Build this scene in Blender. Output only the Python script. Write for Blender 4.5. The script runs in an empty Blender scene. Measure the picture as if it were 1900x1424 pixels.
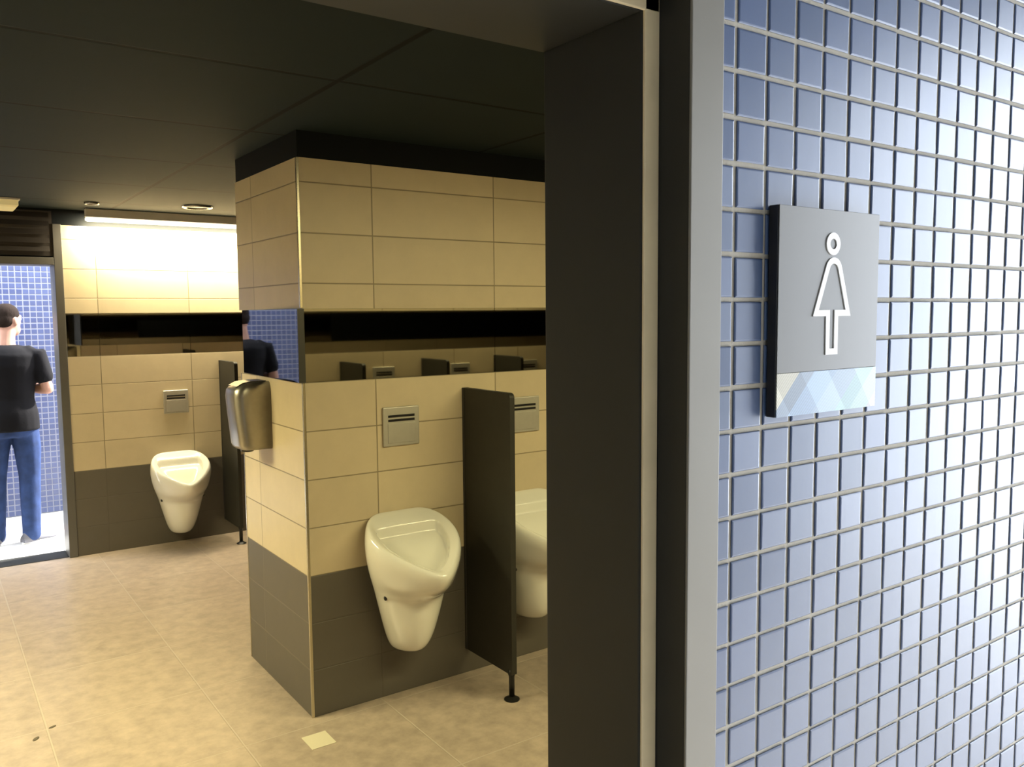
import bpy, bmesh, math, random
from mathutils import Vector, Matrix
random.seed(7)
scene = bpy.context.scene
COL = scene.collection
PI = math.pi

# ------------------------------------------------------------------ camera
CAM = (-1.2526, -3.2328, 1.6727)
YAW, PIT, ROL = 0.6147, 0.0837, -0.0088
cd = bpy.data.cameras.new('camera')
cam = bpy.data.objects.new('camera', cd)
COL.objects.link(cam)
fw = Vector((math.sin(YAW)*math.cos(PIT), math.cos(YAW)*math.cos(PIT), -math.sin(PIT)))
r0 = Vector((math.cos(YAW), -math.sin(YAW), 0)); u0 = r0.cross(fw)
rt = r0*math.cos(ROL) + u0*math.sin(ROL); up = -r0*math.sin(ROL) + u0*math.cos(ROL)
M = Matrix((rt, up, -fw)).transposed().to_4x4()
M.translation = Vector(CAM)
cam.matrix_world = M
cd.sensor_width = 36.0
cd.lens = 1556.08/1900*36.0
cd.clip_start = 0.02
scene.camera = cam

# ------------------------------------------------------------------ light and exposure
vs = scene.view_settings
vs.view_transform = 'Standard'; vs.look = 'None'; vs.gamma = 1.0; vs.use_curve_mapping = False
vs.exposure = 0.0
w = bpy.data.worlds.new('daylight'); scene.world = w; w.use_nodes = True
bg = w.node_tree.nodes['Background']
bg.inputs[0].default_value = (0.84, 0.91, 1.0, 1); bg.inputs[1].default_value = 12.0
sd = bpy.data.lights.new('sun', 'SUN'); sd.energy = 24; sd.angle = .03; sd.color = (1, .96, .9)
sun = bpy.data.objects.new('sun', sd); COL.objects.link(sun)
SAZ, SEL = math.radians(9), math.radians(37)      # low sun from the right, just behind the wall plane
sun.rotation_euler = Vector((math.cos(SAZ)*math.cos(SEL), math.sin(SAZ)*math.cos(SEL), math.sin(SEL))).to_track_quat('Z', 'Y').to_euler()
WARM = (1.0, 0.87, 0.57); WARM_NEAR = (1.0, 0.90, 0.48)
LAMP_FAR, LAMP_NEAR, LAMP_LEFT = 100, 54, 108

# ------------------------------------------------------------------ materials
def mat(name, col, rough=0.5, metal=0.0, var=0.0, vscale=8.0, bump=0.0, bscale=60.0, coat=0.0, spec=0.5):
    m = bpy.data.materials.new(name); m.use_nodes = True
    nt = m.node_tree; b = nt.nodes['Principled BSDF']
    b.inputs['Base Color'].default_value = (*col, 1); b.inputs['Roughness'].default_value = rough
    b.inputs['Metallic'].default_value = metal; b.inputs['Coat Weight'].default_value = coat
    b.inputs['Specular IOR Level'].default_value = spec
    tc = nt.nodes.new('ShaderNodeTexCoord')
    if var > 0:
        n = nt.nodes.new('ShaderNodeTexNoise'); n.inputs['Scale'].default_value = vscale; n.inputs['Detail'].default_value = 6
        nt.links.new(tc.outputs['Object'], n.inputs['Vector'])
        r = nt.nodes.new('ShaderNodeMapRange'); r.inputs[1].default_value = .3; r.inputs[2].default_value = .7
        r.inputs[3].default_value = 1-var; r.inputs[4].default_value = 1+var
        nt.links.new(n.outputs['Fac'], r.inputs[0])
        mx = nt.nodes.new('ShaderNodeVectorMath'); mx.operation = 'SCALE'; mx.inputs[0].default_value = col
        nt.links.new(r.outputs[0], mx.inputs['Scale']); nt.links.new(mx.outputs[0], b.inputs['Base Color'])
    if bump > 0:
        n = nt.nodes.new('ShaderNodeTexNoise'); n.inputs['Scale'].default_value = bscale
        nt.links.new(tc.outputs['Object'], n.inputs['Vector'])
        bp = nt.nodes.new('ShaderNodeBump'); bp.inputs['Strength'].default_value = bump; bp.inputs['Distance'].default_value = .002
        nt.links.new(n.outputs['Fac'], bp.inputs['Height']); nt.links.new(bp.outputs[0], b.inputs['Normal'])
    return m

def tile_mat(name, col, grout, ua, va, uo, vo, L, H, g=0.005, rough=0.4, var=0.05, mott=0.05, mscale=9.0, bumpd=.0015, spec=.5):
    """rectangular tiles: ua / va are axis indexes, uo / vo offsets of a joint, L x H the tile"""
    m = bpy.data.materials.new(name); m.use_nodes = True
    nt = m.node_tree; N = nt.nodes; K = nt.links; b = N['Principled BSDF']
    tc = N.new('ShaderNodeTexCoord'); sp = N.new('ShaderNodeSeparateXYZ'); K.new(tc.outputs['Object'], sp.inputs[0])
    def mth(op, a, bb=None):
        n = N.new('ShaderNodeMath'); n.operation = op
        for i, v in enumerate((a, bb)):
            if v is None: continue
            if isinstance(v, (int, float)): n.inputs[i].default_value = v
            else: K.new(v, n.inputs[i])
        return n.outputs[0]
    us = mth('SUBTRACT', sp.outputs[ua], uo); vsb = mth('SUBTRACT', sp.outputs[va], vo)
    du = mth('PINGPONG', us, L/2); dv = mth('PINGPONG', vsb, H/2)
    d = mth('MINIMUM', du, dv)
    mr = N.new('ShaderNodeMapRange'); mr.inputs[1].default_value = g*.35; mr.inputs[2].default_value = g*.65
    K.new(d, mr.inputs[0])
    cx = N.new('ShaderNodeCombineXYZ')
    K.new(mth('FLOOR', mth('DIVIDE', us, L)), cx.inputs[0]); K.new(mth('FLOOR', mth('DIVIDE', vsb, H)), cx.inputs[1])
    wn = N.new('ShaderNodeTexWhiteNoise'); wn.noise_dimensions = '3D'; K.new(cx.outputs[0], wn.inputs['Vector'])
    no = N.new('ShaderNodeTexNoise'); no.inputs['Scale'].default_value = mscale; no.inputs['Detail'].default_value = 8; no.inputs['Roughness'].default_value = .65
    K.new(tc.outputs['Object'], no.inputs['Vector'])
    f1 = mth('MULTIPLY', mth('SUBTRACT', wn.outputs['Value'], .5), 2*var)
    f2 = mth('MULTIPLY', mth('SUBTRACT', no.outputs['Fac'], .5), 4*mott)
    k = mth('ADD', mth('ADD', f1, f2), 1.0)
    sc = N.new('ShaderNodeVectorMath'); sc.operation = 'SCALE'; sc.inputs[0].default_value = col; K.new(k, sc.inputs['Scale'])
    mx = N.new('ShaderNodeMix'); mx.data_type = 'RGBA'; mx.inputs['A'].default_value = (*grout, 1)
    K.new(mr.outputs[0], mx.inputs['Factor']); K.new(sc.outputs[0], mx.inputs['B'])
    K.new(mx.outputs['Result'], b.inputs['Base Color'])
    b.inputs['Roughness'].default_value = rough; b.inputs['Specular IOR Level'].default_value = spec
    bp = N.new('ShaderNodeBump'); bp.inputs['Distance'].default_value = bumpd; bp.inputs['Strength'].default_value = .6
    K.new(mr.outputs[0], bp.inputs['Height']); K.new(bp.outputs[0], b.inputs['Normal'])
    return m

BEIGE = (0.60, 0.50, 0.335); BGROUT = (0.27, 0.215, 0.13)
GREY = (0.105, 0.092, 0.074); GGROUT = (0.15, 0.13, 0.10)
LT = 0.6122
m_bx = tile_mat('beige_tile_front', BEIGE, BGROUT, 0, 2, .3216, 0, LT, .2)
m_gx = tile_mat('grey_tile_front', GREY, (0.092, .08, .063), 0, 2, .3216, 0, LT, .2, rough=.45)
m_by = tile_mat('beige_tile_side', BEIGE, BGROUT, 1, 2, .5632, 0, LT, .2)
m_gy = tile_mat('grey_tile_side', GREY, GGROUT, 1, 2, .5632, 0, LT, .2, rough=.45)
m_bf = tile_mat('beige_tile_far', BEIGE, BGROUT, 0, 2, -.2208, 0, LT, .2)
m_gf = tile_mat('grey_tile_far', GREY, (0.094, .082, .066), 0, 2, -.2208, 0, LT, .2, rough=.45)
m_floor = tile_mat('beige_floor_tile', (0.405, 0.325, 0.255), (0.47, .395, .32), 0, 1, .31, -.06, LT, LT, g=.006, rough=.33, var=.04, mott=.26, mscale=13)
m_ceil = tile_mat('dark_ceiling_panel', (0.012, 0.020, 0.023), (0.003, .004, .004), 0, 1, -.14, .13, 1.0, .86, g=.020, spec=.15, rough=.8, var=.05, mott=.04)
m_dark = mat('dark_upper_band', (0.0045, 0.006, 0.0075), .6, spec=.15)
m_cfloor = tile_mat('pale_outdoor_paving', (0.62, .61, .58), (0.42, .41, .4), 0, 1, 0, 0, .6, .6, g=.006, rough=.5, mott=.06)
m_plaster = mat('pale_plaster', (0.36, 0.34, 0.31), .8, var=.05)
m_render = mat('corridor_render', (0.20, 0.195, 0.185), .8, var=.05)
m_soffit = mat('added_soffit', (0.10, 0.10, 0.10), .7)
m_frame = mat('dark_grey_painted_steel', (0.033, 0.032, 0.027), .5, var=.06, vscale=5, spec=.25)
m_ffar = mat('grey_painted_steel', (0.105, 0.098, 0.088), .42, var=.06, vscale=5)
m_alu = mat('anodised_grey_trim', (0.215, 0.205, 0.178), .45, metal=.2, var=.03)
m_seal = mat('cream_door_seal', (0.80, 0.67, 0.42), .6, var=.08, vscale=14)
m_part = mat('charcoal_laminate', (0.026, 0.024, 0.018), .55, spec=.35, var=.07, vscale=20)
m_ptop = mat('charcoal_laminate_edge', (0.025, 0.022, 0.018), .4)
m_black = mat('black_steel', (0.010, 0.010, 0.009), .35, metal=.3)
m_slot = mat('black_plastic', (0.012, 0.011, 0.012), .3)
m_steel = mat('brushed_steel', (0.52, 0.49, 0.43), .34, metal=.85, var=.05, vscale=40)
m_dry = mat('brushed_steel_housing', (0.36, 0.335, 0.29), .34, metal=.9, var=.05, vscale=40)
m_steelb = mat('satin_steel_plate', (0.50, 0.475, 0.41), .45, metal=.55, var=.03, vscale=40)
m_chrome = mat('polished_corner_profile', (0.56, 0.50, 0.36), .26, metal=.85)
m_porc = mat('white_porcelain', (0.78, 0.76, 0.68), .13, coat=.6, var=.012, vscale=6)
m_mirror = mat('dark_tinted_mirror', (0.36, 0.345, 0.31), .025, metal=1.0)
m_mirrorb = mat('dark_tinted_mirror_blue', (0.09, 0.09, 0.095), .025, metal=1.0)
m_gedge = mat('polished_glass_edge', (0.05, 0.05, 0.045), .3)
m_grout = mat('pale_mosaic_grout', (0.46, 0.435, 0.375), .85, bump=.3, bscale=300)
m_groutf = mat('grey_mosaic_grout', (0.25, 0.25, 0.29), .85)
m_sign = mat('grey_sign_plate', (0.125, 0.125, 0.118), .36, var=.02)
m_signedge = mat('black_sign_edge', (0.012, 0.012, 0.016), .4)
m_white = mat('white_vinyl', (0.86, 0.86, 0.86), .5)
m_skin = mat('skin', (0.42, 0.23, 0.165), .6, spec=.25, var=.05, vscale=25)
m_hair = mat('dark_brown_hair', (0.018, 0.012, 0.009), .9, bump=.8, bscale=120, spec=.08)
m_shirt = mat('black_cotton', (0.0045, 0.004, 0.005), .85, bump=.3, bscale=90, spec=.15)
m_jeans = mat('blue_denim', (0.017, 0.034, 0.100), .8, var=.3, vscale=14, bump=.4, bscale=200, spec=.2)
m_shoe = mat('grey_suede', (0.12, 0.12, 0.14), .7)
m_sole = mat('white_rubber', (0.6, .6, .6), .7)
m_eye = mat('eye_white', (0.8, .8, .78), .2)
m_louver = mat('dark_brown_louver', (0.030, 0.024, 0.021), .45)
m_lampbox = mat('grey_lamp_housing', (0.62, 0.58, 0.54), .5)
m_ring = mat('dark_polished_ring', (0.22, 0.21, 0.2), .2, metal=1.0)
m_pale = mat('pale_plastic_plate', (0.66, 0.60, 0.44), .5)

m_speck = mat('brown_dirt', (0.10, 0.08, 0.055), .8)
def emit(name, col, s):
    m = mat(name, col, .5); b = m.node_tree.nodes['Principled BSDF']
    b.inputs['Emission Color'].default_value = (*col, 1); b.inputs['Emission Strength'].default_value = s
    return m
m_diff = emit('lit_diffuser', (1.0, .92, .78), 3.0)
m_yellow = emit('yellow_diffuser', (0.62, 0.50, 0.22), .45)

def mosaic_mat(name, a, b_, rough):
    m = bpy.data.materials.new(name); m.use_nodes = True
    nt = m.node_tree; N = nt.nodes; K = nt.links; p = N['Principled BSDF']
    g = N.new('ShaderNodeNewGeometry')
    mx = N.new('ShaderNodeMix'); mx.data_type = 'RGBA'
    mx.inputs['A'].default_value = (*a, 1); mx.inputs['B'].default_value = (*b_, 1)
    K.new(g.outputs['Random Per Island'], mx.inputs['Factor']); K.new(mx.outputs['Result'], p.inputs['Base Color'])
    tc = N.new('ShaderNodeTexCoord'); n = N.new('ShaderNodeTexNoise'); n.inputs['Scale'].default_value = 55
    K.new(tc.outputs['Object'], n.inputs['Vector'])
    bp = N.new('ShaderNodeBump'); bp.inputs['Strength'].default_value = .10; bp.inputs['Distance'].default_value = .001
    K.new(n.outputs['Fac'], bp.inputs['Height']); K.new(bp.outputs[0], p.inputs['Normal'])
    p.inputs['Roughness'].default_value = rough
    p.inputs['Specular IOR Level'].default_value = .8
    return m
m_mos = mosaic_mat('blue_glazed_mosaic', (0.050, 0.088, 0.188), (0.068, 0.110, 0.228), .36)
m_mosf = mosaic_mat('deep_blue_glazed_mosaic', (0.022, 0.034, 0.105), (0.034, 0.050, 0.135), .34)
m_mosf.node_tree.nodes['Principled BSDF'].inputs['Specular IOR Level'].default_value = 1.0
m_reflector = mat('pale_outer_reflector', (0.75, .74, .72), .8)  # made pale so its reflection whitens the top of the far mosaic

# ------------------------------------------------------------------ mesh helpers
def link(o, parent=None):
    COL.objects.link(o)
    if parent is not None: o.parent = parent
    return o

class MB:
    def __init__(s): s.v = []; s.f = []; s.mi = []; s.sm = []
    def add(s, vs_, fs, mi=0, smooth=False):
        b = len(s.v); s.v += [tuple(v) for v in vs_]
        for f in fs: s.f.append([i+b for i in f]); s.mi.append(mi); s.sm.append(smooth)
    def box(s, x0, x1, y0, y1, z0, z1, mi=0):
        x0, x1 = sorted((x0, x1)); y0, y1 = sorted((y0, y1)); z0, z1 = sorted((z0, z1))
        s.add([(x0,y0,z0),(x1,y0,z0),(x1,y1,z0),(x0,y1,z0),(x0,y0,z1),(x1,y0,z1),(x1,y1,z1),(x0,y1,z1)],
              [(0,3,2,1),(4,5,6,7),(0,1,5,4),(1,2,6,5),(2,3,7,6),(3,0,4,7)], mi)
    def loft(s, rings, cap0=True, cap1=True, mi=0, smooth=True):
        n = len(rings[0]); vs_ = [p for r in rings for p in r]; fs = []
        for i in range(len(rings)-1):
            for j in range(n):
                k = (j+1) % n
                fs.append((i*n+j, i*n+k, (i+1)*n+k, (i+1)*n+j))
        if cap0: fs.append(tuple(range(n-1, -1, -1)))
        if cap1: fs.append(tuple((len(rings)-1)*n+j for j in range(n)))
        s.add(vs_, fs, mi, smooth)
    def tube(s, pts, rad, n=12, mi=0, smooth=True, flat=1.0):
        """round tube through pts with radius per point, closed by rounded ends"""
        P = [Vector(p) for p in pts]; rings = []
        for i, p in enumerate(P):
            t = (P[min(i+1, len(P)-1)] - P[max(i-1, 0)]).normalized()
            a = Vector((1,0,0)) if abs(t.x) < .8 else Vector((0,1,0))
            u = t.cross(a).normalized(); v = t.cross(u).normalized()
            ex = []
            if i == 0: ex = [(-.85, .5), (-.5, .86)]
            if i == len(P)-1: ex = [(.5, .86), (.85, .5)]
            seq = [(0, 1)]
            if i == 0: seq = ex + seq
            elif i == len(P)-1: seq = seq + ex
            for off, k in seq:
                c = p + t*off*rad[i]
                rings.append([c + (u*math.cos(q)*flat + v*math.sin(q))*rad[i]*k for q in [2*PI*j/n for j in range(n)]])
        s.loft(rings, mi=mi, smooth=smooth)
    def cyl(s, c, r, z0, z1, n=24, mi=0, r2=None):
        r2 = r if r2 is None else r2
        s.loft([[(c[0]+rr*math.cos(2*PI*j/n), c[1]+rr*math.sin(2*PI*j/n), z) for j in range(n)] for rr, z in ((r, z0), (r2, z1))], mi=mi, smooth=False)
    def ell(s, c, rx, ry, rz, n=20, k=12, mi=0, rot=None):
        rings = []
        for i in range(1, k):
            t = PI*i/k
            r = [Vector((rx*math.sin(t)*math.cos(2*PI*j/n), ry*math.sin(t)*math.sin(2*PI*j/n), -rz*math.cos(t))) for j in range(n)]
            rings.append([Vector(c)+(rot @ q if rot else q) for q in r])
        s.loft(rings, mi=mi)
    def build(s, name, mats, parent=None, bevel=0, seg=2, sub=0):
        me = bpy.data.meshes.new(name); me.from_pydata(s.v, [], s.f)
        if not isinstance(mats, (list, tuple)): mats = [mats]
        for m in mats: me.materials.append(m)
        for p, mi, sm in zip(me.polygons, s.mi, s.sm): p.material_index = mi; p.use_smooth = sm
        me.update()
        o = link(bpy.data.objects.new(name, me), parent)
        if bevel:
            b = o.modifiers.new('bevel', 'BEVEL'); b.width = bevel; b.segments = seg; b.limit_method = 'ANGLE'
        if sub:
            b = o.modifiers.new('subdivision', 'SUBSURF'); b.levels = sub; b.render_levels = sub
        return o

def apply_mods(o):
    bpy.context.view_layer.update()
    dg = bpy.context.evaluated_depsgraph_get()
    me = bpy.data.meshes.new_from_object(o.evaluated_get(dg))
    o.modifiers.clear(); o.data = me
    return o

def remesh(o, vox, it=4, fac=.5):
    r = o.modifiers.new('remesh', 'REMESH'); r.mode = 'VOXEL'; r.voxel_size = vox; r.use_smooth_shade = True
    if it:
        s = o.modifiers.new('smooth', 'SMOOTH'); s.iterations = it; s.factor = fac
    return apply_mods(o)

def tag(o, label=None, cat=None, group=None, kind=None):
    if label: o['label'] = label
    if cat: o['category'] = cat
    if group: o['group'] = group
    if kind: o['kind'] = kind
    return o
def empty(name, loc, rz=0):
    o = bpy.data.objects.new(name, None); o.empty_display_size = .1; link(o)
    o.location = loc; o.rotation_euler = (0, 0, rz); return o
def copy_tree(o, parent=None):
    c = o.copy(); COL.objects.link(c)
    if parent is not None: c.parent = parent
    for ch in list(o.children): copy_tree(ch, c)
    return c
def struct(o, label, cat): return tag(o, label, cat, kind='structure')

# ------------------------------------------------------------------ the room
XL, XR = -2.9, 5.6
YN0, YN = -2.5978, -2.3787        # entrance wall: mosaic bed outside, tiled face inside
YF, YF2 = 3.2246, 3.4446         # far wall inside / outside
YM = 4.87                        # mosaic wall across the far passage
D = .7858                        # depth of the tiled pillar block
ZT, ZM0, ZM1, ZC = 2.294, 1.4, 1.698, 2.40
IN = .012

b = MB(); b.box(XL, XR, YN0, YF2, -.12, 0); struct(b.build('floor', m_floor), 'mottled beige square floor tiles of the washroom', 'floor')
b = MB(); b.box(-4.5, 9, -5.6, YN0, -.12, 0); struct(b.build('floor_entrance', m_cfloor), 'pale paving outside the entrance', 'floor')
b = MB(); b.box(-6, 9, YF2, 5.1, -.12, -.004); struct(b.build('floor_passage', m_cfloor), 'white daylit paving beyond the far doorway', 'floor')
b = MB(); b.box(XL-.1, XR+.1, YN+.0, YF, ZC, ZC+.1); struct(b.build('ceiling', m_ceil), 'dark grey green ceiling panels', 'ceiling')
b = MB(); b.box(XL-.15, XL, YN0, YF2, 0, 2.7); struct(b.build('wall_left', m_plaster), 'plain wall at the left end of the washroom', 'wall')
b = MB(); b.box(XR, XR+.15, YN0, YF2, 0, 2.7); struct(b.build('wall_right', m_plaster), 'plain wall at the right end of the washroom', 'wall')

# tiled pillar block, mirror band set back by the thickness of the tiles
b = MB()
b.box(0, XR, 0, D, 0, .6, 1); b.box(0, XR, 0, D, .6, ZM0, 0)
b.box(IN, XR, IN, D-IN, ZM0, ZM1, 2)
b.box(0, XR, 0, D, ZM1, ZT, 0); b.box(.004, XR, .004, D-.004, ZT, ZC, 2)
o = b.build('wall_pillar', [m_bx, m_gx, m_dark, m_by, m_gy])
for p in o.data.polygons:
    if abs(p.normal.x) > .5 and p.material_index < 2: p.material_index += 3
struct(o, 'tiled pillar block with beige tiles over dark grey tiles', 'pillar')

# far wall with its doorway
DX0, DX1 = -1.52, -.425
b = MB()
for x0, x1 in ((XL, DX0), (DX1, XR)):
    b.box(x0, x1, YF, YF2, 0, .6, 1); b.box(x0, x1, YF, YF2, .6, ZM0, 0)
    b.box(x0, x1, YF+IN, YF2, ZM0, ZM1, 2); b.box(x0, x1, YF, YF2, ZM1, ZT, 0)
    b.box(x0, x1, YF+.003, YF2, ZT, 2.7, 2)
b.box(DX0, DX1, YF+.003, YF2, 2.075, 2.7, 2)
b.box(-6, DX0, YF2, YF2+.01, 0, 2.7, 3); b.box(DX1, 9, YF2, YF2+.01, 0, 2.7, 3); b.box(DX0, DX1, YF2, YF2+.01, 2.075, 2.7, 3)  # unseen pale outer skin, added as a reflector facing the far mosaic
struct(b.build('wall_far', [m_bf, m_gf, m_dark, m_reflector]), 'far beige and grey tiled wall with a doorway', 'wall')

# entrance wall (inner tiling, mosaic bed outside)
EX0, EX1 = -1.68, -.5232
b = MB()
for x0, x1 in ((XL, EX0), (EX1, XR)):
    b.box(x0, x1, YN-.03, YN, 0, .6, 1); b.box(x0, x1, YN-.03, YN, .6, ZM0, 0)
    b.box(x0, x1, YN-.03, YN-IN, ZM0, ZM1, 2); b.box(x0, x1, YN-.03, YN, ZM1, ZT, 0)
    b.box(x0, x1, YN-.03, YN-.003, ZT, 2.8, 2)
    b.box(x0, x1, YN0, YN-.03, 0, 2.8, 3)
b.box(EX0, EX1, YN0, YN-.003, 2.075, 2.8, 3)
struct(b.build('wall_entrance', [m_bx, m_gx, m_dark, m_grout]), 'entrance wall with pale mosaic grout outside and tiles inside', 'wall')

# square glazed mosaic on its bed of grout
def mosaic(name, x0, x1, z0, z1, xo, zo, px, pz, y, gap, t, m, jit, holes=()):
    mb = MB(); i0 = math.floor((x0-xo)/px); i1 = math.ceil((x1-xo)/px); k0 = math.floor((z0-zo)/pz); k1 = math.ceil((z1-zo)/pz)
    c = .0022
    for i in range(i0, i1):
        for k in range(k0, k1):
            a = max(xo+i*px+gap/2, x0); bb = min(xo+(i+1)*px-gap/2, x1)
            e = max(zo+k*pz+gap/2, z0); f = min(zo+(k+1)*pz-gap/2, z1)
            if bb-a < .006 or f-e < .006: continue
            if any(a < h[1] and bb > h[0] and e < h[3] and f > h[2] for h in holes): continue
            j = [random.uniform(-jit, jit) for _ in range(4)]
            s = [random.uniform(-.5, .5)*min(jit*2.4, .0012) for _ in range(4)]
            a += s[0]; bb += s[1]; e += s[2]; f += s[3]
            v = []
            for d, dy in ((0, 0), (0, -t*.45), (c*.35, -t*.8), (c, -t)):
                for q, (x, z) in enumerate(((a+d, e+d), (bb-d, e+d), (bb-d, f-d), (a+d, f-d))):
                    tilt = 0 if dy == 0 else (j[0]*(1 if x > (a+bb)/2 else -1) + j[1]*(1 if z > (e+f)/2 else -1))*.5
                    v.append((x, y+dy+tilt, z))
            fs = [(12, 13, 14, 15)]
            for r in range(3):
                for q in range(4):
                    q2 = (q+1) % 4
                    fs.append((r*4+q, r*4+q2, (r+1)*4+q2, (r+1)*4+q))
            mb.add(v, fs)
    return mb.build(name, m)
o = mosaic('wall_mosaic', EX1+.0005, XR, .0, 2.8, -.4985, 1.8871, .0529, .0503, YN0-.0006, .0054, .0018, m_mos, .0005)
struct(o, 'grey blue square mosaic facing of the entrance wall', 'wall')
b = MB(); b.box(-6, 9, YM, YM+.2, 0, 3.1); struct(b.build('wall_passage', m_groutf), 'pale grouted wall behind the far deep blue mosaic', 'wall')
o = mosaic('wall_passage_mosaic', -2.0, .6, .0, 2.75, 0, 0, .0478, .0478, YM, .008, .004, m_mosf, .0005)
struct(o, 'deep blue square mosaic facing beyond the far doorway', 'wall')

# unseen entrance passage behind the camera, built to admit daylight at its right end
b = MB(); b.box(-4.5, 3.4, -5.2, -5.0, 0, 2.9); struct(b.build('wall_daylight_baffle', m_render), 'added unseen wall steering daylight across the entrance passage', 'wall')  # unseen, added so daylight reaches the mosaic mainly from the right
b = MB(); b.box(-4.5, -4.3, -5.0, YN0, 0, 2.9); struct(b.build('wall_passage_end', m_render), 'closed left end of the entrance passage', 'wall')
b = MB(); b.box(-4.5, 2.9, -5.2, YN0, 2.85, 3.0); struct(b.build('ceiling_shade_baffle', m_soffit), 'added unseen dark soffit shading the entrance passage', 'ceiling')  # unseen, added to shade the passage and darken reflections high on the mosaic

# ------------------------------------------------------------------ entrance door frame
def entrance_frame():
    root = empty('door_1', (-1.1, -2.49, 0)); struct(root, 'dark steel entrance door frame with a grey face trim and cream seal', 'door frame')
    ox, oy = 1.1, 2.49
    YS = -2.5526
    xr, xs, xo = -.597, -.5727, -.5235
    xl, xl2, xl3 = -1.60, -1.6243, -1.68
    def part(name, boxes, m, bev=.002):
        q = MB()
        for x0, x1, y0, y1, z0, z1 in boxes: q.box(x0+ox, x1+ox, y0+oy, y1+oy, z0, z1)
        return q.build(name, m, root, bevel=bev)
    part('jamb', [(xr, xo, YS, YN, 0, 2.075)], m_frame)
    part('jamb', [(xl3, xl, YS, YN, 0, 2.075)], m_frame)
    part('head', [(xl+.0005, xr-.0005, YS, YN, 1.9955, 2.075)], m_frame)
    part('reveal', [(xs, xo-.001, -2.600, YS, 0, 2.075)], m_frame, .0015)
    part('reveal', [(xl3, xl2, -2.600, YS, 0, 2.075)], m_frame, .0015)
    part('reveal', [(xl2, xs, -2.600, YS, 2.0205, 2.075)], m_frame, .0015)
    part('face_trim', [(xs-.0008, xo+.0005, -2.6035, -2.6001, 0, 2.10)], m_alu, .0012)
    part('face_trim', [(xl3, xl2, -2.6035, -2.6001, 0, 2.10)], m_alu, .0012)
    part('face_trim', [(xl2, xs-.001, -2.6035, -2.6001, 2.0205, 2.10)], m_alu, .0012)
    part('seal', [(xr+.0012, xs-.0008, YS-.004, YS-.0001, 0, 2.018)], m_seal, .0015)
    part('seal', [(xl2+.0008, xl-.0012, YS-.004, YS-.0001, 0, 2.018)], m_seal, .0015)
    part('seal', [(xl2+.001, xs-.001, YS-.004, YS-.0001, 1.9965, 2.018)], m_seal, .0015)
entrance_frame()

# far door frame
def far_frame():
    root = empty('door_2', (-.97, 3.33, 0)); struct(root, 'grey steel frame of the far open doorway', 'door frame')
    ox, oy = .97, -3.33
    def part(name, x0, x1, y0, y1, z0, z1, m=m_ffar):
        q = MB(); q.box(x0+ox, x1+ox, y0+oy, y1+oy, z0, z1); return q.build(name, m, root, bevel=.003)
    part('jamb', -.478, -.4255, YF-.012, YF2, 0, 2.30)
    part('jamb', -1.52, -1.467, YF-.012, YF2, 0, 2.30)
    part('head', -1.4665, -.4785, YF-.012, YF2, 2.025, 2.0745)
    part('threshold', -1.4665, -.4785, YF+.02, YF2, 0.0005, .004, m_frame)
far_frame()

b = MB()
x0, x1 = -1.4665, -.4785
b.box(x0, x1, YF-.004, YF+.0025, 2.085, 2.385)
for k in range(5):
    z = 2.115 + k*.056
    b.add([(x0+.02, YF-.004, z+.034), (x1-.02, YF-.004, z+.034), (x1-.02, YF-.022, z), (x0+.02, YF-.022, z),
           (x0+.02, YF-.004, z+.030), (x1-.02, YF-.004, z+.030), (x1-.02, YF-.022, z-.004), (x0+.02, YF-.022, z-.004)],
          [(0,1,2,3), (7,6,5,4), (3,2,6,7), (0,3,7,4), (1,5,6,2), (0,4,5,1)])
o = b.build('ventilation_louver', m_louver); tag(o, 'dark brown slatted louver above the far doorway', 'vent')

# corner profiles
b = MB(); b.box(-.0035, .008, -.0035, .008, 0.0, ZM0-.001); b.box(-.0035, .008, -.0035, .008, ZM1+.002, ZT-.001)
struct(b.build('trim_1', m_chrome, bevel=.0015), 'slim metal edge strip down the corner of the pillar', 'trim')
b = MB(); b.box(-.002, .008, D-.008, D+.002, 0, ZM0); struct(b.build('trim_2', m_chrome, bevel=.001), 'slim metal edge strip on the rear corner of the pillar', 'trim')

# ------------------------------------------------------------------ mirrors
def mirror(x0, x1, y0, y1, label, group, m=m_mirror):
    q = MB(); q.box(x0, x1, y0, y1, ZM0+.0005, ZM1-.0005)
    o = q.build('mirror', [m, m_gedge]); tag(o, label, 'mirror', group); return o
g = 0.0012
G1 = 'dark mirror band around the pillar'
mirror(.006, .934-g, .001, IN-.0005, 'wide dark mirror on the pillar front, next to its corner', G1)
mirror(.934+g, 2.158, .001, IN-.0005, 'dark mirror on the pillar front above the half hidden urinal', G1)
# the panel on the narrow side sits slightly askew, proud of the tiles at the near corner
qx0, qx1 = -.017, .0105
b = MB()
z0, z1 = ZM0+.0005, ZM1-.0005
y0, y1 = -.003, D-.006
v = [(qx0, y0, z0), (qx1, y1, z0), (.0118, y1, z0), (.0118, y0, z0)]
b.add(v + [(x, y, z1) for x, y, _ in v], [(0,1,2,3), (7,6,5,4), (0,4,5,1)], 0)
b.add(v + [(x, y, z1) for x, y, _ in v], [(1,5,6,2), (2,6,7,3), (3,7,4,0)], 1)
o = b.build('mirror', [m_mirrorb, m_gedge]); tag(o, 'mirror on the narrow left side of the pillar, reflecting a black T-shirt', 'mirror', G1)
mirror(.02, XR-.01, D-IN+.0005, D-.001, 'dark mirror along the rear face of the pillar', G1)
G2 = 'dark mirror band along the far wall'
mirror(DX1+.003, -.2208-g, YF+.001, YF+IN-.0005, 'small dark mirror panel on the far wall beside the door frame', G2)
mirror(-.2208+g, .3914-g, YF+.001, YF+IN-.0005, 'wide dark mirror panel on the far wall above the far urinal', G2)
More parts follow.
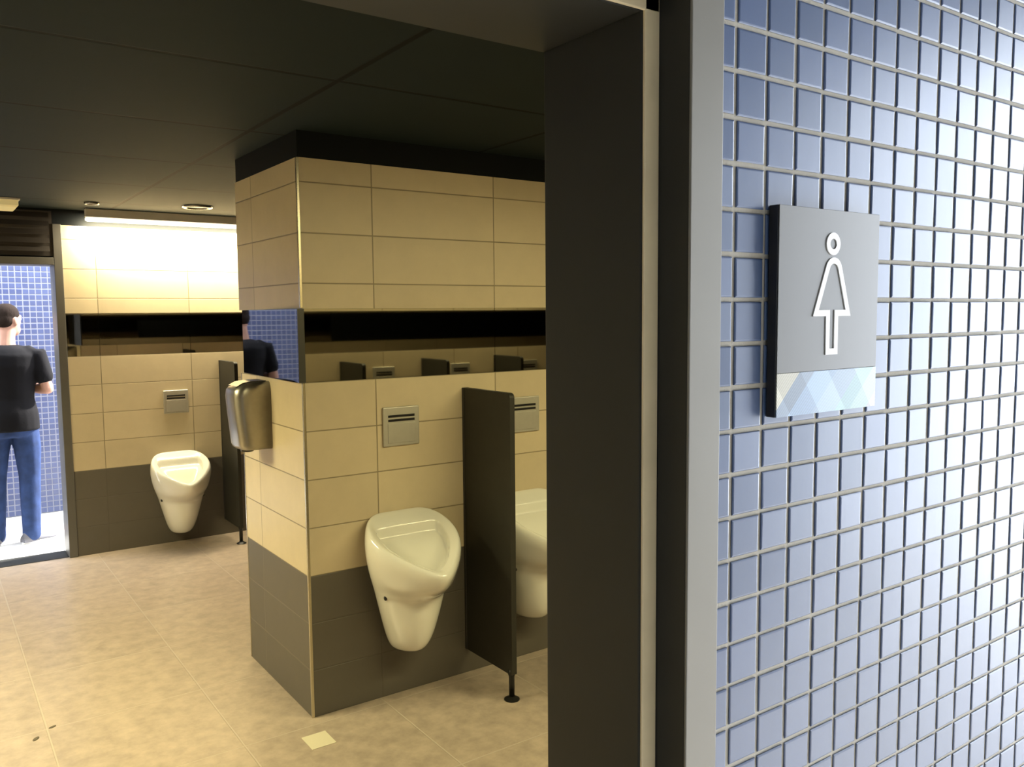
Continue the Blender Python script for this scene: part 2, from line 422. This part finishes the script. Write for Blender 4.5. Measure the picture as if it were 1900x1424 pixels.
mirror(.3914+g, 1.0036, YF+.001, YF+IN-.0005, 'dark mirror panel on the far wall partly hidden behind the pillar', G2)
mirror(EX1+.01, XR-.01, YN-IN+.0005, YN-.001, 'dark mirror band inside the entrance wall, seen only in the pillar mirror', 'dark mirror band inside the entrance wall')

# ------------------------------------------------------------------ urinal
PL = [(.54, 0), (.76, .055), (.91, .15), (.985, .27), (1.0, .38), (.93, .52), (.74, .67), (.50, .82), (.25, .945), (.09, .99)]
PLR = [(.50, 0), (.74, .055), (.90, .15), (.98, .27), (1.0, .40), (.965, .54), (.87, .68), (.70, .81), (.48, .915), (.24, .98)]
PLM = [tuple((a+b)/2 for a, b in zip(p, q)) for p, q in zip(PL, PLR)]
PLI = [(.86, 0), (.95, .025), (.99, .07), (1.0, .14), (1.0, .26), (.93, .45), (.76, .62), (.53, .79), (.27, .93), (.10, .985)]
def ring(zb, zf, wd, d, yb=0.0, rnd=0.0, PL=PL):
    """one closed section; yb distance of its back from the wall, d distance of its tip"""
    half = []
    for x, y in PL:
        if rnd > 0:       # blend to a rounder D section
            a = math.asin(min(1, y)); x = x*(1-rnd) + math.cos(a)*rnd
        half.append((x, y))
    pts = [(x, y) for x, y in half] + [(0, 1)] + [(-x, y) for x, y in reversed(half)] + [(-.3, 0), (0, 0), (.3, 0)]
    out = []
    for x, y in pts:
        yy = yb + (d-yb)*y
        t = (yy)/(max(d, .001))
        out.append((x*wd, -yy, zb + (zf-zb)*t))
    return out
def make_urinal(loc, label):
    """base of the empty is on the wall, z = 0 at the lowest point of the bowl"""
    root = empty('urinal', loc); tag(root, label, 'urinal', 'white wall urinals')
    q = MB()
    outer = [ring(0.024, 0.034, 0.02, 0.105, PL=PLR), ring(0.025, 0.035, 0.05, 0.145, PL=PLR), ring(0.038, 0.044, 0.073, 0.176, PL=PLR), ring(0.09, 0.09, 0.098, 0.21, PL=PLR), ring(0.17, 0.165, 0.121, 0.232, PL=PLR), ring(0.25, 0.238, 0.142, 0.245, PL=PLR), ring(0.305, 0.28, 0.155, 0.248, PL=PLR), ring(0.33, 0.292, 0.163, 0.264, PL=PLR), ring(0.36, 0.309, 0.173, 0.296, PL=PLM), ring(0.41, 0.335, 0.19, 0.338, PL=PLM), ring(0.48, 0.362, 0.205, 0.376, PL=PL), ring(0.55, 0.395, 0.213, 0.4, PL=PL), ring(0.602, 0.418, 0.208, 0.408, PL=PL), ring(0.622, 0.432, 0.199, 0.403, PL=PL), ring(.629, .439, .189, .393, yb=.010)]
    inner = [ring(.614, .440, .158, .356, yb=.066, PL=PLI), ring(.610, .438, .153, .348, yb=.073, PL=PLI), ring(.598, .430, .150, .345, yb=.076, PL=PLI), ring(.575, .405, .147, .336, yb=.080, PL=PLI), ring(.568, .398, .143, .330, yb=.086, PL=PLI),
             ring(.590, .378, .124, .312, yb=.115, PL=PLI), ring(.592, .360, .095, .290, yb=.155, PL=PLI), ring(.584, .350, .050, .265, yb=.20)]
    assert len({len(r) for r in outer+inner}) == 1
    q.loft(outer+inner)
    bowl = apply_mods(q.build('bowl', m_porc, root, sub=2))
    d = MB(); d.cyl((0, -.235), .014, .372, .3795, 20); d.build('drain_strainer', m_steel, root, bevel=.001)
    for sx in (-1, 1):
        s = MB()
        o0 = Vector((sx*.40, -.50, .300)); hit, pos, nrm, _ = bowl.ray_cast(o0, (Vector((sx*.125, -.13, .300))-o0).normalized())
        s.ell(pos, .008, .008, .011, 12, 8)
        s.build('fixing_screw', m_slot, root)
    return root
U1 = make_urinal((.413, -.0005, .2), 'white wall urinal beside the pillar corner, nearest and fully visible')
U2 = copy_tree(U1); U2.location = (1.075, -.0005, .2); tag(U2, 'white wall urinal half hidden by the dark entrance jamb')
U3 = copy_tree(U1); U3.location = (.254, YF-.0005, .055); tag(U3, 'low white urinal on the far wall under the bright strip lamp')

# ------------------------------------------------------------------ flush plates
def make_plate(loc, label):
    root = empty('flush_plate', loc); tag(root, label, 'flush plate', 'steel flush plates')
    q = MB(); q.box(-.0875, .0875, -.012, 0, -.085, .085); q.build('cover', m_steelb, root, bevel=.004, seg=3)
    q = MB(); q.box(-.066, .066, -.0145, -.0121, -.072, .014); q.build('push_panel', m_steelb, root, bevel=.0015)
    for z in (.045, .027):
        q = MB(); q.box(-.064, .064, -.0135, -.0121, z-.0052, z+.0052); q.build('slot', m_slot, root, bevel=.001)
    return root
F1 = make_plate((.434, 0, 1.190), 'square steel flush plate above the nearest urinal')
F2 = copy_tree(F1); F2.location = (1.095, 0, 1.190); tag(F2, 'square steel flush plate just right of the near charcoal partition')
F3 = copy_tree(F1); F3.location = (.270, YF, 1.045); tag(F3, 'steel flush plate on the far wall above the low urinal')
for k, lb in enumerate(('leftmost of the three flush plates reflected in the pillar mirror', 'middle of the three flush plates reflected in the pillar mirror', 'rightmost of the three flush plates reflected in the pillar mirror')):
    c = copy_tree(F1); c.location = (1.545+.665*k, YN, 1.20); c.rotation_euler = (0, 0, PI); tag(c, 'steel plate, ' + lb, group='flush plates inside the entrance wall')

# ------------------------------------------------------------------ partitions
def make_partition(loc, label):
    root = empty('urinal_partition', loc); tag(root, label, 'partition', 'charcoal urinal partitions')
    q = MB(); n = 8; R = .022; Dp = .375
    prof = [(-.012, .115), (-Dp+.005, .115), (-Dp, .12)] + [(-Dp+R-R*math.cos(a), 1.338-R+R*math.sin(a)) for a in [PI/2*i/n for i in range(n+1)]] + [(-.012, 1.338)]
    th = .013
    v = [(-th, y, z) for y, z in prof] + [(th, y, z) for y, z in prof]; k = len(prof)
    fs = [tuple(range(k)), tuple(range(2*k-1, k-1, -1))] + [(i, k+i, k+(i+1) % k, (i+1) % k) for i in range(k)]
    q.add(v, [f[::-1] for f in fs]); q.build('panel', m_part, root, bevel=.002)
    q = MB(); q.box(-.016, .016, -.014, 0, .115, 1.338); q.build('wall_bracket', m_ptop, root, bevel=.002)
    q = MB(); q.loft([[(r*math.cos(a), -Dp+.022+r*math.sin(a), z) for a in [2*PI*j/16 for j in range(16)]] for r, z in ((.0125, .006), (.0125, .105), (.017, .118), (.017, .135))])
    leg = q.build('leg', m_black, root)
    q = MB(); q.loft([[(r*math.cos(a), -Dp+.022+r*math.sin(a), z) for a in [2*PI*j/20 for j in range(20)]] for r, z in ((.034, 0), (.034, .004), (.024, .010), (.0125, .016))], smooth=False)
    q.build('foot', m_black, leg)
    return root
P1 = make_partition((.765, 0, 0), 'charcoal partition between the two near urinals')
P2 = copy_tree(P1); P2.location = (.605, YF, -.0); tag(P2, 'charcoal partition on the far wall right of the low urinal')
for k, lb in enumerate(('leftmost', 'middle', 'rightmost')):
    c = copy_tree(P1); c.location = (1.215+.665*k, YN, 0); c.rotation_euler = (0, 0, PI)
    tag(c, 'charcoal partition, ' + lb + ' of the three reflected in the pillar mirror', group='partitions inside the entrance wall')
c = copy_tree(P1); c.location = (.95, D, 0); c.rotation_euler = (0, 0, PI); tag(c, 'charcoal partition on the rear of the pillar, reflected in the far mirror')

# ------------------------------------------------------------------ hand dryer on the narrow side of the pillar
def dryer():
    root = empty('hand_dryer', (0, .47, 1.085)); tag(root, 'brushed steel hand dryer on the narrow side of the pillar', 'hand dryer')
    def sec(z, dep, hw, r):
        pts = []
        for cxs, cys, a0 in ((-dep+r, -hw+r, PI), (-dep+r, hw-r, PI/2)):
            for i in range(7):
                a = a0 + (PI/2*i/6 if a0 == PI else -PI/2*(i)/6 + 0)
                pts.append((a, cxs, cys))
        out = [(0, -hw, z)]
        for i in range(7):
            a = 1.5*PI - PI/2*i/6; out.append((-dep+r+r*math.cos(a), -hw+r+r*math.sin(a), z))
        out.append((-dep-.006, 0, z))
        for i in range(7):
            a = PI - PI/2*i/6; out.append((-dep+r+r*math.cos(a), hw-r+r*math.sin(a), z))
        out.append((0, hw, z)); return out
    q = MB()
    q.loft([sec(0, .120, .082, .03), sec(.006, .130, .088, .034), sec(.02, .137, .090, .036), sec(.15, .150, .090, .038), sec(.235, .157, .090, .040), sec(.262, .153, .088, .040), sec(.281, .138, .083, .038), sec(.293, .112, .076, .03), sec(.298, .075, .066, .02)], smooth=True)
    q.build('housing', m_dry, root)
    q = MB()
    q.loft([[(x, -.062, z), (x, .055, z), (x, .055, z-.004), (x, -.062, z-.004)] for x, z in ((-.141, .2815), (-.114, .2955), (-.076, .3010), (-.012, .3012))], smooth=False)
    q.build('top_vent', m_slot, root)
    q = MB(); q.loft([[(-.085+r*math.cos(2*PI*j/16), r*math.sin(2*PI*j/16), z) for j in range(16)] for r, z in ((.022, -.016), (.028, -.014), (.030, .002))]); q.build('nozzle', m_slot, root)
dryer()

# ------------------------------------------------------------------ lamps
def area(name, parent, loc, rot, sx, sy, power, col, spread=180):
    l = bpy.data.lights.new(name, 'AREA'); l.shape = 'RECTANGLE'; l.size = sx; l.size_y = sy; l.energy = power; l.color = col; l.spread = math.radians(spread)
    o = bpy.data.objects.new(name, l); link(o, parent); o.location = loc; o.rotation_euler = rot; return o
def wall_lamp(loc, rz, length, power, label, tilt, col=WARM, spread=180):
    """ceiling mounted strip lamp; local +y points to the wall it washes"""
    root = empty('strip_lamp', loc, rz); tag(root, label, 'lamp', 'strip lamps along the walls')
    h = length/2
    q = MB(); q.box(-h, h, -.03, .03, .030, .085); q.build('housing', m_lampbox, root, bevel=.003)
    q = MB(); q.tube([(-h+.01, 0, .014), (h-.01, 0, .014)], [.0135, .0135], 12); q.build('tube', m_diff, root)
    area('lamp_light', root, (0, .018, -.004), (tilt, 0, 0), length-.04, .03, power, col, spread)
    return root
wall_lamp((.66, 3.105, 2.315), 0, 1.90, LAMP_FAR, 'long strip lamp under the ceiling washing the far wall', .62)
wall_lamp((1.5, -2.20, 2.315), PI, 3.0, LAMP_NEAR, 'long strip lamp under the ceiling inside the entrance wall', -.30, WARM_NEAR, 150)
root = empty('ceiling_panel_lamp', (-2.0, .6, ZC)); tag(root, 'square ceiling lamp at the left end of the washroom', 'lamp')
q = MB(); q.box(-.3, .3, -.6, .6, -.03, 0); q.build('housing', m_lampbox, root, bevel=.003)
q = MB(); q.box(-.28, .28, -.58, .58, -.034, -.0301); q.build('diffuser', m_diff, root)
area('lamp_light', root, (0, 0, -.04), (0, 0, 0), .56, 1.16, LAMP_LEFT, WARM_NEAR, 145)

def ring_light(loc, R, label):
    root = empty('recessed_downlight', loc); tag(root, label, 'ceiling light', 'small fittings in the dark ceiling')
    q = MB(); n = 28
    q.loft([[(r*math.cos(2*PI*j/n), r*math.sin(2*PI*j/n), z) for j in range(n)] for r, z in ((R, -.0005), (R, -.008), (R*.93, -.013), (R*.80, -.013), (R*.76, -.006), (R*.74, -.0005))], cap0=False, cap1=False)
    q.build('ring', m_ring, root)
    q = MB(); q.cyl((0, 0), R*.73, -.004, -.0008, n); q.build('lens', m_black, root)
ring_light((.312, 2.60, ZC), .098, 'round metal ringed downlight in the ceiling before the strip lamp')
ring_light((-.304, 2.74, ZC), .045, 'tiny round fitting in the ceiling left of the strip lamp')
root = empty('ceiling_box_light', (-.86, 2.88, ZC)); tag(root, 'yellowish square ceiling light at the left edge above the doorway', 'ceiling light')
q = MB(); q.box(-.16, .16, -.15, .15, -.012, 0); q.build('frame', m_lampbox, root, bevel=.002)
q = MB(); q.loft([[(sx*k, sy*k, z) for sx, sy in ((-.15, -.14), (.15, -.14), (.15, .14), (-.15, .14))] for k, z in ((1, -.0125), (1, -.045), (.93, -.055))], smooth=False); q.build('diffuser', m_yellow, root)

# ------------------------------------------------------------------ washroom sign
def sign():
    SX0, SX1, SZ0, SZ1 = -.4400, -.2360, 1.5478, 1.7945
    cx_, cz_ = (SX0+SX1)/2, (SZ0+SZ1)/2; YB, YFr = YN0-.0034, -2.6150
    root = empty('washroom_sign', (cx_, YB, cz_)); tag(root, 'dark grey washroom sign with a white outlined woman on the blue mosaic', 'sign')
    hx, hz, t = (SX1-SX0)/2, (SZ1-SZ0)/2, YFr-YB
    q = MB(); q.box(-hx, hx, t+.0012, 0, -hz, hz); q.build('backing', m_signedge, root, bevel=.0008)
    q = MB(); q.box(-hx+.0012, hx, t, t+.0011, -hz+.052, hz); q.build('plate', m_sign, root, bevel=.0004)
    # patterned strip
    m = bpy.data.materials.new('pastel_diagonal_pattern'); m.use_nodes = True
    nt = m.node_tree; N = nt.nodes; K = nt.links; p = N['Principled BSDF']; p.inputs['Roughness'].default_value = .4
    tc = N.new('ShaderNodeTexCoord'); s = N.new('ShaderNodeSeparateXYZ'); K.new(tc.outputs['Object'], s.inputs[0])
    def mth(op, a, bb):
        n = N.new('ShaderNodeMath'); n.operation = op
        for i, v in enumerate((a, bb)):
            if isinstance(v, (int, float)): n.inputs[i].default_value = v
            else: K.new(v, n.inputs[i])
        return n.outputs[0]
    d1 = mth('SUBTRACT', s.outputs[0], s.outputs[2]); d2 = mth('ADD', s.outputs[0], mth('MULTIPLY', s.outputs[2], .75))
    r = N.new('ShaderNodeValToRGB'); cr = r.color_ramp; cr.interpolation = 'CONSTANT'
    K.new(mth('DIVIDE', mth('SUBTRACT', d1, -.03), .26), r.inputs[0])
    stops = [(0, (.72, .70, .58)), (.165, (.30, .38, .50)), (.28, (.40, .55, .78)), (.46, (.46, .60, .80)), (.64, (.44, .66, .72)), (.76, (.55, .78, .80)), (.9, (.66, .68, .78))]
    cr.elements[0].position = 0; cr.elements[0].color = (*stops[0][1], 1); cr.elements[1].position = stops[1][0]; cr.elements[1].color = (*stops[1][1], 1)
    for ps, c in stops[2:]:
        e = cr.elements.new(ps); e.color = (*c, 1)
    hatch = mth('GREATER_THAN', mth('PINGPONG', d2, .0016), .00085)
    band = mth('MULTIPLY', mth('GREATER_THAN', mth('PINGPONG', mth('ADD', d2, .083), .055), .027), .20)
    k = mth('SUBTRACT', mth('SUBTRACT', 1.0, mth('MULTIPLY', hatch, .22)), band)
    sc = N.new('ShaderNodeVectorMath'); sc.operation = 'SCALE'; K.new(r.outputs[0], sc.inputs[0]); K.new(k, sc.inputs['Scale'])
    K.new(sc.outputs[0], p.inputs['Base Color'])
    q = MB(); q.box(-hx+.0012, hx, t-.0003, t+.0011, -hz, -hz+.0515); q.build('patterned_strip', m, root, bevel=.0003)
    # pictogram as mitred strokes
    def stroke(pts, wd, closed):
        P = [Vector((x-cx_, z-cz_)) for x, z in pts]; n = len(P); L_, R_ = [], []
        for i in range(n):
            a = P[i]-P[i-1] if (i > 0 or closed) else P[1]-P[0]
            c = P[(i+1) % n]-P[i] if (i < n-1 or closed) else P[i]-P[i-1]
            a.normalize(); c.normalize(); na = Vector((-a.y, a.x)); nc = Vector((-c.y, c.x)); mm = (na+nc)
            mm = mm.normalized() if mm.length > 1e-5 else na
            k = wd/2/max(.35, mm.dot(na)); L_.append(P[i]+mm*k); R_.append(P[i]-mm*k)
        v = []; y0, y1 = t-.0012, t-.00005
        for A in (L_, R_):
            for y in (y0, y1): v += [(p_.x, y, p_.y) for p_ in A]
        fs = []
        for i in range(n if closed else n-1):
            j = (i+1) % n
            fs += [(i, 2*n+i, 2*n+j, j), (i, j, n+j, n+i), (2*n+i, 3*n+i, 3*n+j, 2*n+j), (n+i, n+j, 3*n+j, 3*n+i)]
        return v, fs
    q = MB(); W = .0076
    q.add(*stroke([(-.3352+.0103*math.cos(a), 1.7535+.0100*math.sin(a)) for a in [2*PI*i/32 for i in range(32)]], .0074, True)); q.build('pictogram_head', m_white, root)
    body = [(-.3455, 1.7245)] + [(-.3330+.0125*math.cos(a), 1.7222+.0112*math.sin(a)) for a in [PI*.86 - PI*.72*i/12 for i in range(13)]] + [(-.3205, 1.7245), (-.3020, 1.6695), (-.3263, 1.6695), (-.3262, 1.6222), (-.3432, 1.6222), (-.3436, 1.6695), (-.3680, 1.6695)]
    q = MB(); q.add(*stroke(body, W, True)); q.build('pictogram_body', m_white, root)
sign()

# ------------------------------------------------------------------ small floor plate
b = MB(); b.box(-.051, .049, -.057, .057, 0, .002)
o = b.build('floor_plate', m_pale, bevel=.001); o.location = (-.051, -.190, .0); o.rotation_euler = (0, 0, 0); tag(o, 'small pale square plate on the floor before the pillar corner', 'plate')

for x, y, rz, a, lb in ((-.894, .559, .5, .016, 'dark oval dirt speck on the floor, the farther of two at bottom left'), (-.960, .488, 1.0, .018, 'dark streaky dirt speck on the floor, the nearer of two at bottom left')):
    b = MB(); b.ell((0, 0, .0012), a, a*.5, .0011, 16, 6)
    o = b.build('dirt_speck', m_speck); o.location = (x, y, 0); o.rotation_euler = (0, 0, rz); tag(o, lb, 'dirt')

# ------------------------------------------------------------------ person in the far doorway
def person():
    root = empty('person', (-.735, 3.92, -.004), -.10)
    tag(root, 'person in black T-shirt and blue jeans, back turned, standing outside the far doorway', 'person')
    def er(c, rx, ry, n=20, rot=0):
        return [(c[0]+rx*math.cos(a)*math.cos(rot)-ry*math.sin(a)*math.sin(rot), c[1]+rx*math.cos(a)*math.sin(rot)+ry*math.sin(a)*math.cos(rot), c[2]) for a in [2*PI*i/n for i in range(n)]]
    def torso(q, g, top=True):
        R = [er((0, 0, .80), .150+g, .108+g), er((0, -.005, .90), .172+g, .122+g), er((0, -.008, .98), .166+g, .112+g), er((0, .0, 1.08), .155+g, .105+g),
             er((0, .0, 1.20), .168+g, .112+g), er((0, -.012, 1.32), .188+g, .118+g), er((0, -.015, 1.40), .196+g, .105+g), er((0, -.008, 1.445), .160+g, .082+g), er((0, .002, 1.475), .092+g, .066+g), er((0, .012, 1.495), .066+g, .060+g)]
        return R
    arms = {}
    for s in (-1, 1):
        sh = (s*.195, -.012, 1.405); el = (s*.252, -.035, 1.145); wr = (s*.095, .185, 1.150)
        arms[s] = (sh, el, wr)
    legs = {1: [(.095, 0, .88), (.105, .012, .50), (.098, -.03, .09)], -1: [(-.095, 0, .88), (-.115, .03, .50), (-.130, .02, .09)]}
    fd = {1: Vector((math.sin(1.0), math.cos(1.0), 0)), -1: Vector((math.sin(.25), math.cos(.25), 0))}
    # continuous body
    q = MB()
    q.loft(torso(q, -.026))
    q.tube([(0, .0, 1.45), (.004, .014, 1.53), (.012, .030, 1.60)], [.064, .058, .060])
    hy = -.75
    rot = Matrix.Rotation(hy, 3, 'Z')
    hc = Vector((.018, .045, 1.655))
    q.ell(hc, .076, .095, .118, rot=rot)
    q.ell(hc+rot @ Vector((0, .035, -.065)), .056, .062, .055, rot=rot)               # jaw
    q.tube([hc+rot @ Vector((0, .088, .022)), hc+rot @ Vector((0, .108, -.018)), hc+rot @ Vector((0, .094, -.028))], [.009, .013, .012], 10)   # nose
    q.tube([hc+rot @ Vector((-.022, .084, -.062)), hc+rot @ Vector((.022, .084, -.062))], [.009, .009], 8)   # lips
    q.tube([hc+rot @ Vector((-.04, .078, .030)), hc+rot @ Vector((.04, .078, .030))], [.011, .011], 8)       # brow
    for s in (-1, 1):
        q.ell(hc+rot @ Vector((s*.079, -.006, -.008)), .011, .020, .032, 12, 8, rot=rot)    # ears
        sh, el, wr = [Vector(p) for p in arms[s]]
        q.tube([sh+Vector((-s*.03, 0, -.02)), sh.lerp(el, .5), el], [.030, .043, .041])
        q.tube([el, el.lerp(wr, .35), el.lerp(wr, .75), wr], [.041, .042, .033, .027])
        # hand: palm, four unequal bent fingers and a thumb closing in front of the belly
        fdir = (wr-el).normalized(); fdir = (fdir + Vector((0, .35, .1))).normalized()
        side = Vector((0, 0, 1)); nrm = fdir.cross(side).normalized()
        pc = wr + fdir*.05
        q.tube([wr, wr+fdir*.03, wr+fdir*.085], [.026, .034, .032], 12)
        for i, (ln, o_) in enumerate(((.068, .030), (.078, .010), (.072, -.010), (.056, -.029))):
            a0 = wr+fdir*.082+side*o_
            bend = (fdir*.75 - nrm*s*.0 + Vector((-s*.55, -.05, -.15))).normalized()
            a1 = a0 + fdir*ln*.45; a2 = a1 + bend*ln*.35; a3 = a2 + (bend-fdir*.5).normalized()*ln*.25
            q.tube([a0, a1, a2, a3], [.0105, .0100, .0092, .0082], 8)
        t0 = wr+fdir*.025+side*.024
        q.tube([t0, t0+(fdir*.5+side*.8).normalized()*.035, t0+(fdir*.9+side*.5).normalized()*.066], [.014, .012, .009], 8)
        a, k, f = [Vector(p) for p in legs[s]]
        q.tube([a, a.lerp(k, .5), k, k.lerp(f, .35), f], [.082, .074, .054, .056, .038])
        q.tube([f+Vector((0, 0, -.03))-fd[s]*.02, f+Vector((0, 0, -.048))+fd[s]*.07, f+Vector((0, 0, -.056))+fd[s]*.13], [.034, .034, .026])
    remesh(q.build('body', m_skin, root), .0068, 3)
    for s in (-1, 1):
        e = MB(); e.ell(hc+rot @ Vector((s*.030, .081, .010)), .0125, .0125, .0125, 12, 8); e.build('eye', m_eye, root)
    # short hair over the crown and the back of the head
    q = MB()
    q.ell(hc+rot @ Vector((0, -.008, .042)), .079, .093, .086, rot=rot)
    q.ell(hc+rot @ Vector((0, -.036, .004)), .076, .066, .080, rot=rot)
    h = q.build('hair', m_hair, root); remesh(h, .007, 2)
    # T-shirt
    q = MB(); R = torso(q, .010)
    R = [er((0, 0, .845), .190, .146)] + [er((0, -.005, .93), .191, .143), er((0, -.008, .98), .186, .134)] + R[3:8] + [er((0, .000, 1.47), .098, .074), er((0, .006, 1.478), .080, .068)]
    q.loft(R)
    for s in (-1, 1):
        sh, el, wr = [Vector(p) for p in arms[s]]
        q.tube([sh+Vector((-s*.05, 0, .005)), sh, sh.lerp(el, .35), sh.lerp(el, .64)], [.066, .069, .066, .066])
    remesh(q.build('t_shirt', m_shirt, root), .011, 6)
    # jeans
    q = MB()
    q.loft([er((0, 0, .80), .160, .118), er((0, -.006, .88), .176, .128), er((0, -.006, .95), .172, .120)])
    for s in (-1, 1):
        a, k, f = [Vector(p) for p in legs[s]]
        q.tube([a+Vector((-s*.008, 0, 0)), a.lerp(k, .45), k, k.lerp(f, .5), f+Vector((0, 0, .02)), f+Vector((0, .005, -.030))], [.094, .092, .074, .069, .063, .064])
    remesh(q.build('jeans', m_jeans, root), .011, 5)
    for s in (-1, 1):
        f = Vector(legs[s][2]); d = fd[s]; n = Vector((-d.y, d.x, 0))
        q = MB(); rings = []
        for t, wd, ht in ((-.075, .030, .062), (-.06, .038, .080), (.0, .040, .092), (.07, .045, .072), (.13, .048, .052), (.175, .036, .040), (.19, .018, .028)):
            c = Vector((f.x, f.y, 0)) + d*t
            rings.append([c + n*wd*math.cos(a) + Vector((0, 0, .012 + (ht-.012)*max(0, math.sin(a)) + .0*math.cos(a))) for a in [PI*i/10 for i in range(11)]])
        n11 = 11
        vv = [p for r in rings for p in r]; fs = []
        for i in range(len(rings)-1):
            for j in range(n11):
                k2 = (j+1) % n11; fs.append((i*n11+j, i*n11+k2, (i+1)*n11+k2, (i+1)*n11+j))
        fs.append(tuple(range(n11))); fs.append(tuple((len(rings)-1)*n11+j for j in reversed(range(n11))))
        q.add(vv, fs, smooth=True); sh_ = q.build('shoe', m_shoe, root)
        q = MB()
        q.loft([[Vector((f.x, f.y, z)) + d*(.057+.137*math.cos(a)) + n*(.046*math.sin(a)*(1+.12*math.cos(a))) for a in [2*PI*i/24 for i in range(24)]] for z in (0, .014)], smooth=False)
        q.build('sole', m_sole, sh_)
person()
